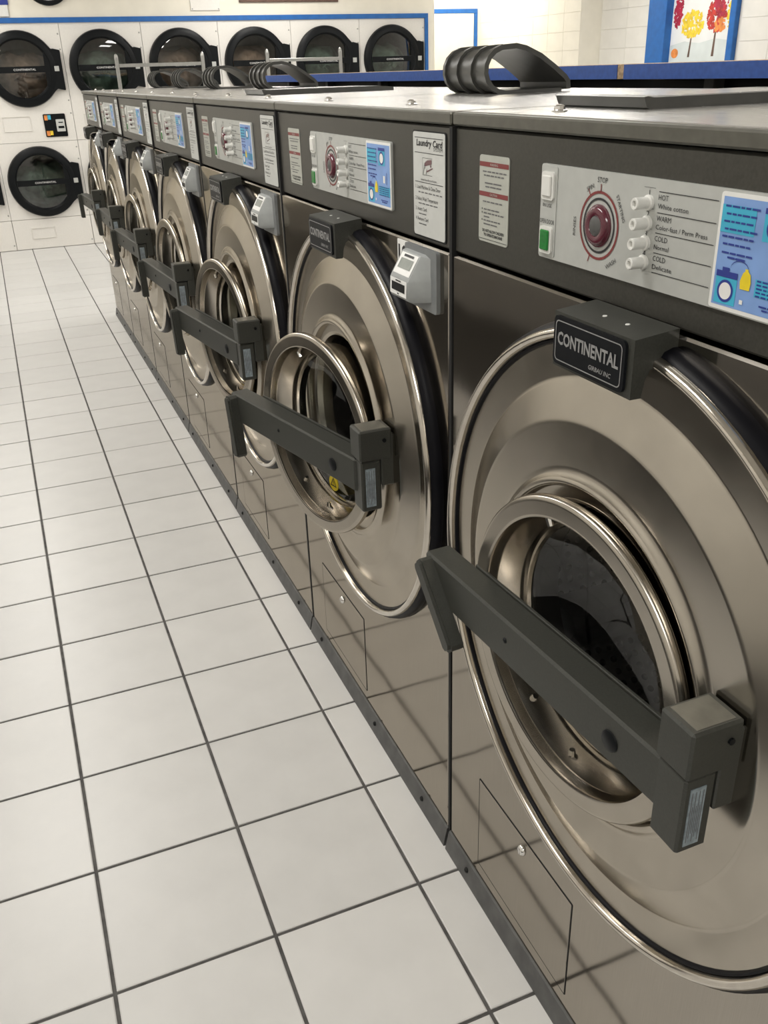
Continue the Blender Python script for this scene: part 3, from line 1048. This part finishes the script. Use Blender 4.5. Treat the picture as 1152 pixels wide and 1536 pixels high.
    def on_face(mb, p, q, x0_, x1_, t0, t1, off):
        """a patch lying on the hood face between profile points p and q"""
        d = Vector((0, q[0] - p[0], q[1] - p[1]))
        nrm = Vector((0, -abs(d.z), d.y * (1 if d.z < 0 else -1))).normalized()
        nrm = Vector((0, d.z, -d.y)).normalized()
        if nrm.y > 0: nrm = -nrm
        A = Vector((0, p[0], p[1]))
        vs = [A + d * t + nrm * off + Vector((x, 0, 0)) for x, t in ((x0_, t0), (x1_, t0), (x1_, t1), (x0_, t1))]
        mb.add(vs, [(0, 1, 2, 3)])
    pa, pb = (-.015, 1.2480), (-.0360, 1.2130)
    qa, qb = (-.0395, 1.2060), (-.0405, 1.1830)
    hw = hx1 - hx0
    mb = MB()
    on_face(mb, pa, pb, hx0 + .004, hx1 - .004, .06, .97, .0006)
    on_face(mb, qa, qb, hx0 + .003, hx1 - .003, -.06, 1.12, .0008)
    mb.build('reader_faceplate', 'white_print', rd)
    mb = MB()
    on_face(mb, pa, pb, hx0 + .012, hx1 - .012, .30, .72, .0012)
    mb.build('reader_display', 'lcd', rd)
    mb = MB()
    on_face(mb, qa, qb, hx0 + .010, hx1 - .010, .22, .82, .0014)
    mb.build('card_slot', 'black_plastic', rd)
    mb = MB()
    on_face(mb, pa, pb, hx0 + .018, hx1 - .018, .12, .22, .0012)
    on_face(mb, qa, qb, hx0 + .026, hx1 - .026, .02, .12, .0014)
    on_face(mb, qa, qb, hx0 + .034, hx1 - .034, .94, 1.04, .0014)
    mb.build('reader_print', 'ink_black', rd)
    # ---- on top: screws and soap lid
    for fx in (.18, .66):
        mb = MB()
        mb.lathe([(.0105, 0), (.0105, .002), (.0075, .003), (.0070, .007), (.004, .009), (0.0003, .0093)], fx * W, .075, 12, TOP + .0015, axis='z')
        part('lid_screw', 'chrome', smooth=30)(mb)
    Z0 = TOP + .0015
    if lid == 'flat':
        mb = MB()
        a0, a1 = .012, .225
        prof = [(.172, Z0 + .002), (.166, Z0 + .0150), (.172, Z0 + .0160), (.182, Z0 + .0140), (.55, Z0 + .0140), (.60, Z0 + .010), (.60, Z0), (.176, Z0)]
        mb.prism(prof, 'x', a0, a1)
        sl = part('soap_lid', 'lid_plastic')(mb)
        mb = MB()
        mb.prism(rrect(a0 + .02, a1 - .02, .22, .50, .02), 'z', Z0 + .0134, Z0 + .0146)
        mb.build('lid_label', 'steel_top', sl)
    elif lid == 'curl':
        a0, a1 = .0, .215
        path = [(.64, .004), (.58, .003), (.50, .003)]
        for k in range(0, 9):
            t = -PI / 2 - PI * k / 8 * .93
            path.append((.490 + .050 * math.cos(t), .049 + .046 * math.sin(t)))
        path += [(.515, .0965), (.540, .0915), (.58, .075), (.62, .050), (.648, .030), (.656, .021), (.658, .005)]
        def band(off, th):
            out, inn = [], []
            for i, p in enumerate(path):
                a = Vector(path[max(0, i - 1)])
                b2 = Vector(path[min(len(path) - 1, i + 1)])
                d = (b2 - a).normalized()
                nrm = Vector((-d.y, d.x))
                nrm = -nrm if i >= 0 else nrm
                nrm = Vector((d.y, -d.x)) * -1
                out.append((p[0] + nrm.x * off, p[1] + nrm.y * off))
                inn.append((p[0] + nrm.x * (off - th), p[1] + nrm.y * (off - th)))
            return [(a_[0], max(.0005, a_[1]) + Z0) for a_ in out] + [(a_[0], max(.0005, a_[1]) + Z0) for a_ in inn[::-1]]
        sgn = -1
        def strip(off, th, xa, xb):
            pts = band(off, th)
            n2 = len(pts) // 2
            mb = MB()
            v = [(xa, p[0], p[1]) for p in pts] + [(xb, p[0], p[1]) for p in pts]
            m2 = len(pts)
            f = [(i, (i + 1) % m2, m2 + (i + 1) % m2, m2 + i) for i in range(m2)]
            for i in range(n2 - 1):
                f.append((i, i + 1, m2 - 2 - i, m2 - 1 - i))
                f.append((m2 + m2 - 1 - i, m2 + m2 - 2 - i, m2 + i + 1, m2 + i))
            mb.add(v, f)
            return mb
        sl = part('soap_lid', 'lid_plastic', smooth=35)(strip(.0, .004, a0, a1))
        for xa, xb in ((a0, a0 + .012), (a0 + .064, a0 + .076), (a0 + .136, a0 + .148), (a1 - .014, a1)):
            strip(-.0, -.007, xa, xb).build('rib', 'lid_plastic', sl, 35)
    return T


S0, WM = -0.24973, 0.92878
WS = [
    (S0, WM, 1.0, 3.6, 42, 'nearest stainless washer, cut off by the right edge of the photo', 'flat', 112),
    (S0 + WM, WM, 1.0, 12.6, 8, 'second nearest washer, door ajar and a big curled soap lid on top', 'curl', 80),
    (S0 + 2 * WM, WM, 1.0, 8.0, 6, 'third washer from the right, flat dark soap lid lying on its top', 'flat', 64),
    (S0 + 3 * WM, WM, 1.0, 4.0, 4, 'fourth washer from the right, middle of the stainless row', 'curl', 56),
    (S0 + 4 * WM, WM, 1.0, 3.4, 4, 'fifth washer from the right, last of the wide machines in the row', 'curl', 48),
    (S0 + 4 * WM + 0.855, 0.855, 0.94, 1.0, 4, 'narrower washer second from the far end of the stainless row', 'curl', 48),
    (S0 + 4 * WM + 1.71, 0.855, 0.94, 3.0, 4, 'narrow washer at the far end of the row, closest to the white dryers', 'curl', 48),
]
for i, (yf, W, rs, an, ht, lab, lid, n) in enumerate(WS):
    washer(yf, W, rs, an, ht, lab, lid, i > 4, n, '10' if i == 1 else None, i > 0)


# ------------------------------------------------------------------ stacked dryers
def dryer(xl, label, W=0.759):
    T = empty('stacked_dryer', (xl, DRY_Y, 0))
    tag(T, label, 'dryer', 'wall of stacked dryers')
    g = .0015
    x0, x1 = g, W - g
    cx = W / 2 - .012
    CU, CL, R0 = 1.638, .636, .262
    D = .85
    mb = MB()
    for z0, z1, cz in ((1.306, 2.019, CU), (.292, .998, CL)):
        holed_panel(mb, x0, x1, z0, z1, cx, cz, R0, 0.0, 48)
        mb.add([(x0, 0, z0), (x0, .012, z0), (x1, .012, z0), (x1, 0, z0)], [(0, 1, 2, 3)])
        mb.add([(x0, 0, z1), (x0, .012, z1), (x1, .012, z1), (x1, 0, z1)], [(0, 1, 2, 3)])
    mb.rect(x0, x1, 1.002, 1.306, 0.0)
    mb.box(x0, x1, .0, .02, .004, .288, .002)
    mb.add([(x0, 0, 0), (x0, D, 0), (x0, D, 2.019), (x0, 0, 2.019), (x1, 0, 0), (x1, D, 0), (x1, D, 2.019), (x1, 0, 2.019)],
           [(0, 1, 2, 3), (4, 7, 6, 5), (3, 2, 6, 7), (1, 5, 6, 2)])
    mb.build('body', 'dryer_white', T)
    for cz, nm in ((CU, 0), (CL, 1)):
        mb = MB()
        mb.lathe([(R0, .0), (R0, .03), (.31, .05), (.31, .5), (.0, .52)], cx, cz, 40)
        dr_ = mb.build('drum', 'drum_steel', T, 35)
        # crumpled sheet coloured to imitate room reflections in the door glass
        mb = MB()
        rn = random.Random(int(xl * 100) + nm)
        nr, ns = 7, 20
        pts = [(cx, .16, cz - .08)]
        fs = []
        for r in range(1, nr + 1):
            for s_ in range(ns):
                t = 2 * PI * s_ / ns
                rr = .29 * r / nr
                x = cx + rr * math.cos(t)
                z = cz - .03 + rr * math.sin(t) * .86
                y = .12 + .22 * (r / nr) ** 2 + rn.uniform(-.035, .035)
                pts.append((x, y, min(z, cz + .14 + rn.uniform(-.03, .03))))
        for s_ in range(ns):
            fs.append((0, 1 + s_, 1 + (s_ + 1) % ns))
        for r in range(nr - 1):
            for s_ in range(ns):
                a = 1 + r * ns + s_
                b2 = 1 + r * ns + (s_ + 1) % ns
                fs.append((a, a + ns, b2 + ns, b2))
        mb.add(pts, fs)
        mb.build('reflection_sheet', 'reflection_brown' if (int(xl * 10) + nm) % 2 else 'reflection_green', T, 60)
        mb = MB()
        mb.lathe([(.245, -.010), (.249, -.040), (.262, -.052), (.300, -.050), (.322, -.038), (.329, -.015), (.329, -.002), (.245, -.002)], cx, cz, 56, closed=True)
        d = mb.build('door', 'black_plastic', T, 40)
        mb = MB()
        pl = [(cx + .285, cz + .165), (cx + .30, cz + .168), (cx + .358, cz + .155), (cx + .362, cz + .15), (cx + .362, cz - .185), (cx + .355, cz - .19), (cx + .29, cz - .175), (cx + .20, cz - .245), (cx + .21, cz + .24)]
        mb.prism(pl, 'y', -.046, -.003)
        mb.build('hinge_plate', 'black_plastic', d)
        mb = MB()
        mb.lathe([(.250, -.026), (.20, -.0285), (.12, -.0300), (.0005, -.0305)], cx, cz, 40)
        mb.build('door_glass', 'dryer_glass', d, 60)
        mb = MB()
        mb.box(cx - .245, cx + .25, -.047, -.041, cz - .030, cz + .024, .002)
        mb.build('cross_band', 'black_plastic', d)
        mb = MB()
        put_text(mb, 'CONTINENTAL', cx + .02, cz - .012, .017, -.0478, width=.20)
        mb.build('band_lettering', 'white_print', d)
        mb = MB()
        mb.box(cx + .288, cx + .330, -.058, -.030, cz - .024, cz + .020, .001)
        mb.build('door_tag', 'fascia_grey', d)
    # pressed panels
    for a, b2, z0, z1 in ((.10, .36, 1.10, 1.235), (.17, .40, .10, .205)):
        mb = MB()
        for q in ((a, b2, z0, z0 + .006), (a, b2, z1 - .006, z1), (a, a + .006, z0 + .006, z1 - .006), (b2 - .006, b2, z0 + .006, z1 - .006)):
            mb.box(q[0], q[1], -.007, .0, q[2], q[3], .002)
        mb.build('access_panel', 'dryer_white', T)
    mb = MB()
    mb.prism(rrect(.475, .680, 1.040, 1.245, .010), 'y', -.008, 0)
    cp = mb.build('card_panel', 'black_plastic', T)
    mb = MB()
    mb.box(.585, .665, -.022, -.008, 1.085, 1.195, .004)
    mb.build('reader_face', 'label_white', cp)
    mb = MB()
    mb.box(.602, .656, -.024, -.021, 1.115, 1.135)
    mb.build('card_slot', 'black_plastic', cp)
    mb = MB()
    mb.box(.608, .650, -.0235, -.021, 1.163, 1.172)
    mb.build('reader_print', 'black_plastic', cp)
    for z, mt in ((1.19, 'sticker_cyan'), (1.05, 'leaf_yellow')):
        mb = MB()
        mb.rect(.485, .515, z, z + .045, -.009)
        mb.build('red_strip', 'leaf_orange', cp)
        mb = MB()
        mb.rect(.517, .545, z + .006, z + .045, -.009)
        mb.build('colour_patch', mt, cp)
    for z in (1.93, 1.80, 1.36, 1.245, .94, .83, .34, .05):
        mb = MB()
        mb.lathe([(0, -.005), (.006, -.004), (.008, 0)], W - .018, z, 8)
        mb.build('seam_bolt', 'rail_grey', T, 30)
    mb = MB()
    mb.box(W - .0014, W - .0006, .004, .02, .0, 2.018)
    mb.build('seam', 'gap_black', T)
    mb = MB()
    mb.box(x0, x1, .003, .013, .9985, 1.0015)
    mb.build('panel_joint', 'rail_grey', T)


DL = ['white stacked dryer at the far left edge, only its lower door edge showing',
      'white stacked dryer whose upper and lower doors both show, left of the washers',
      'white stacked dryer directly behind the far end of the washer row',
      'third of the six round upper dryer doors from the left, white stacked dryer',
      'white stacked dryer, third from the right end of the dryer wall',
      'white stacked dryer, second from the right end of the dryer wall',
      'white stacked dryer at the right end, beside the blue upright trim']
for i in range(7):
    dryer(-1.315 + i * .7595, DL[i])

# ------------------------------------------------------------------ things on the wall over the dryers
t = empty('wall_clock', (0.155, DRY_Y, 2.375))
tag(t, 'round white wall clock with a black rim above the dryers', 'clock')
mb = MB()
mb.lathe([(.172, -.028), (.178, -.040), (.200, -.042), (.213, -.03), (.215, 0), (.172, 0)], 0, 0, 48, closed=True)
mb.build('rim', 'black_plastic', t, 40)
mb = MB()
mb.lathe([(0, -.012), (.174, -.012), (.174, 0)], 0, 0, 40)
fc = mb.build('face', 'white_print', t, 30)
mb = MB()
mb.box(-.005, .005, -.018, -.015, -.01, .12)
mb.box(-.008, .09, -.016, -.013, -.006, .006)
mb.build('hands', 'ink_black', t)
mb = MB()
mb.box(-.30, -.215, DRY_Y - .02, DRY_Y, 2.075, 2.17, .003)
o = tag(mb.build('wall_box', 'white_plastic'), 'small white box on the wall, topped with navy, left of the clock', 'box')
mb = MB()
mb.box(-.31, -.205, DRY_Y - .024, DRY_Y - .0005, 2.17, 2.42, .003)
mb.build('box_cover', 'sticker_navy', o)
t = empty('wall_panel', (1.62, DRY_Y, 2.1))
tag(t, 'flat white access panel on the wall above the dryers', 'panel')
mb = MB()
mb.box(-.147, .147, -.012, 0, .01, .36, .003)
mb.build('cover', 'dryer_white', t)
for xx, zz in ((-.13, .025), (.13, .025)):
    mb = MB()
    mb.lathe([(0, -.004), (.005, -.003), (.007, 0)], xx, zz, 8, -.012)
    mb.build('screw', 'rail_grey', t, 30)
t = empty('wall_sign', (2.49, DRY_Y, 2.178))
tag(t, 'wide sign with a dark frame above the dryers, only its lower edge showing', 'sign')
mb = MB()
mb.box(-.525, .525, -.02, 0, 0, .03, .004)
mb.box(-.525, .525, -.02, 0, .41, .44, .004)
mb.box(-.525, -.495, -.02, 0, .03, .41, .004)
mb.box(.495, .525, -.02, 0, .03, .41, .004)
mb.build('frame', 'trunk_brown', t)
mb = MB()
mb.box(-.495, .495, -.012, 0, .03, .41)
mb.build('board', 'poster_white', t)

# ------------------------------------------------------------------ counter boards on the service bulkhead behind the washers
t = empty('service_bulkhead', (1.25, 2.0, 0))
tag(t, 'shade-blackened bulkhead behind the washers carrying the blue-edged boards', 'bulkhead')
mb = MB()
mb.box(.02, .36, -3.4, 3.25, 0, 1.477, .004)
mb.build('cladding', 'black_plastic', t)  # its black stands in for the shade below the boards
for y in (-2.6, -1.35, -.55, .25, 1.05, 1.85, 2.6):
    mb = MB()
    mb.box(-.02, .02, y - .02, y + .02, 0, 1.477, .002)
    mb.build('post', 'grey_kick', t)
SEG = [(-1.45, 0.905, 'blue-edged counter board nearest the camera, on the right'), (0.965, 3.06, 'blue-edged counter board in the middle, behind the big curled lid'),
       (3.065, 5.2, 'blue-edged counter board farthest away, below the second cart rail')]
for i, (y0, y1, lab) in enumerate(SEG):
    dx, dz = ((-.03, .0), (0, .0), (.02, .0))[i]
    t = empty('counter_board', (1.16 + dx, (y0 + y1) / 2, 1.478 + dz))
    tag(t, lab, 'counter', 'blue-edged boards on the bulkhead')
    hl = (y1 - y0) / 2
    mb = MB()
    mb.box(.002, .48, -hl, hl, 0, .0405, .001)
    mb.build('core', 'particle_board', t)
    mb = MB()
    mb.box(0, .0018, -hl + .012, hl - .002, .0005, .0395)
    mb.build('edge_band', 'blue_laminate', t)

# ------------------------------------------------------------------ laundry carts (the rails show over the washers)
def cart(xa, xb, y, ztop, label):
    t = empty('laundry_cart', ((xa + xb) / 2, y, 0))
    tag(t, label, 'cart', 'wheeled laundry carts')
    hw = (xb - xa) / 2
    for sx_ in (-1, 1):
        mb = MB()
        mb.box(sx_ * hw - .014, sx_ * hw + .014, -.012, .012, .10, ztop, .003)
        mb.lathe([(.0, .03), (.012, .02), (.016, .0), (.016, -.012)], sx_ * hw, 0, 10, ztop + .0, axis='z')
        mb.build('upright', 'rail_grey', t)
    mb = MB()
    mb.box(-hw + .014, hw - .014, -.010, .010, ztop - .072, ztop - .046, .003)
    mb.build('hanging_rail', 'rail_grey', t)
    mb = MB()
    for z in (.10, .13):
        pass
    for a, b2 in (((-hw, -.25), (hw, -.25)), ((-hw, .25), (hw, .25)), ((-hw, -.25), (-hw, .25)), ((hw, -.25), (hw, .25))):
        mb.cyl((*a, .12), (*b2, .12), .012, 8)
        mb.cyl((*a, .80), (*b2, .80), .010, 8)
    mb.build('frame', 'rail_grey', t, 40)
    mb = MB()
    for k in range(13):
        x = -hw + 2 * hw * k / 12
        mb.cyl((x, -.25, .36), (x, -.25, .80), .003, 6)
        mb.cyl((x, .25, .36), (x, .25, .80), .003, 6)
        mb.cyl((x, -.25, .36), (x, .25, .36), .003, 6)
    for k in range(9):
        y_ = -.25 + .5 * k / 8
        mb.cyl((-hw, y_, .36), (-hw, y_, .80), .003, 6)
        mb.cyl((hw, y_, .36), (hw, y_, .80), .003, 6)
        mb.cyl((-hw, y_, .36), (hw, y_, .36), .003, 6)
    mb.build('wire_basket', 'chrome', t, 40)
    for sx_ in (-1, 1):
        for sy_ in (-.25, .25):
            mb = MB()
            mb.cyl((sx_ * hw - .014, sy_, .05), (sx_ * hw + .014, sy_, .05), .05, 16)
            mb.build('wheel', 'black_rubber', t, 40)
            mb = MB()
            mb.cyl((sx_ * hw, sy_, .095), (sx_ * hw, sy_, .125), .010, 8)
            mb.build('caster_stem', 'rail_grey', t, 40)


cart(.467, 1.17, 6.8, 1.684, 'grey cart rail on two posts, left one, before the second dryer')
cart(1.73, 2.395, 6.8, 1.692, 'grey cart rail on two posts, right one, above the blue board')

# ------------------------------------------------------------------ window with the autumn tree picture on the right-hand wall
t = empty('picture_window', (5.45, 5.75, 1.05))
tag(t, 'blue-framed window on the side wall with painted autumn trees', 'window')
ya, yb_ = -.461, .655         # along the wall, from the near to the far side
mb = MB()
mb.box(-.10, 0, .395, .655, 0, 1.25, .004)
mb.build('frame_side', 'blue_trim', t)
mb = MB()
mb.box(-.05, 0, ya, -.388, 0, 1.25, .004)
mb.build('frame_side', 'blue_trim', t)
mb = MB()
mb.box(-.05, 0, -.388, .395, 1.19, 1.25, .004)
mb.box(-.05, 0, -.388, .395, 0, .06, .004)
mb.build('frame_rail', 'blue_trim', t)
mb = MB()
mb.box(-.018, 0, -.388, .395, .06, 1.19)
mb.build('picture_sheet', 'poster_white', t)
def flat(mb, pts, x):
    mb.add([(x, p[0], p[1]) for p in pts], [tuple(range(len(pts)))])
mb = MB()
flat(mb, [(-.385, .06), (.39, .06), (.39, .60), (.2, .63), (0, .61), (-.2, .64), (-.385, .62)], -.0185)
mb.build('painted_mist', 'poster_mist', t)
def crown(mat, yc, zc, ry, rz, n, seed, x=-.0195):
    mb = MB()
    rn = random.Random(seed)
    for k in range(n):
        a = rn.uniform(0, 2 * PI)
        r = math.sqrt(rn.random())
        y, z = yc + ry * r * math.cos(a), zc + rz * r * math.sin(a)
        s_ = rn.uniform(.010, .024)
        y = max(-.37, min(.375, y))
        p0 = rn.uniform(0, PI)
        flat(mb, [(y + s_ * math.cos(p0 + q * PI / 3) * (1 if q % 2 else .7), z + s_ * math.sin(p0 + q * PI / 3) * (1 if q % 2 else .7)) for q in range(6)], x - k * 1e-6)
    mb.build('painted_crown', mat, t)
def trunk(y0, z0, y1, z1, w0, w1):
    mb = MB()
    flat(mb, [(y0 - w0, z0), (y0 + w0, z0), (y1 + w1, z1), (y1 - w1, z1)], -.0192)
    mb.build('painted_trunk', 'trunk_brown', t)
trunk(.125, .50, .105, .70, .014, .006)
trunk(-.192, .50, -.205, .76, .016, .007)
crown('leaf_yellow', .11, .765, .145, .105, 190, 1)
crown('leaf_red', -.195, .82, .12, .13, 170, 2)
crown('leaf_crimson', -.24, .90, .09, .10, 60, 6, -.0199)
crown('leaf_orange', -.25, .745, .07, .05, 40, 3, -.0199)
crown('leaf_crimson', .315, .88, .055, .14, 90, 4)
crown('leaf_yellow', -.36, .84, .03, .13, 30, 5)
mb = MB()
flat(mb, [(.32 + .05 * math.cos(k * PI / 8), .535 + .04 * math.sin(k * PI / 8)) for k in range(16)], -.0195)
mb.build('painted_pumpkin', 'leaf_orange', t)
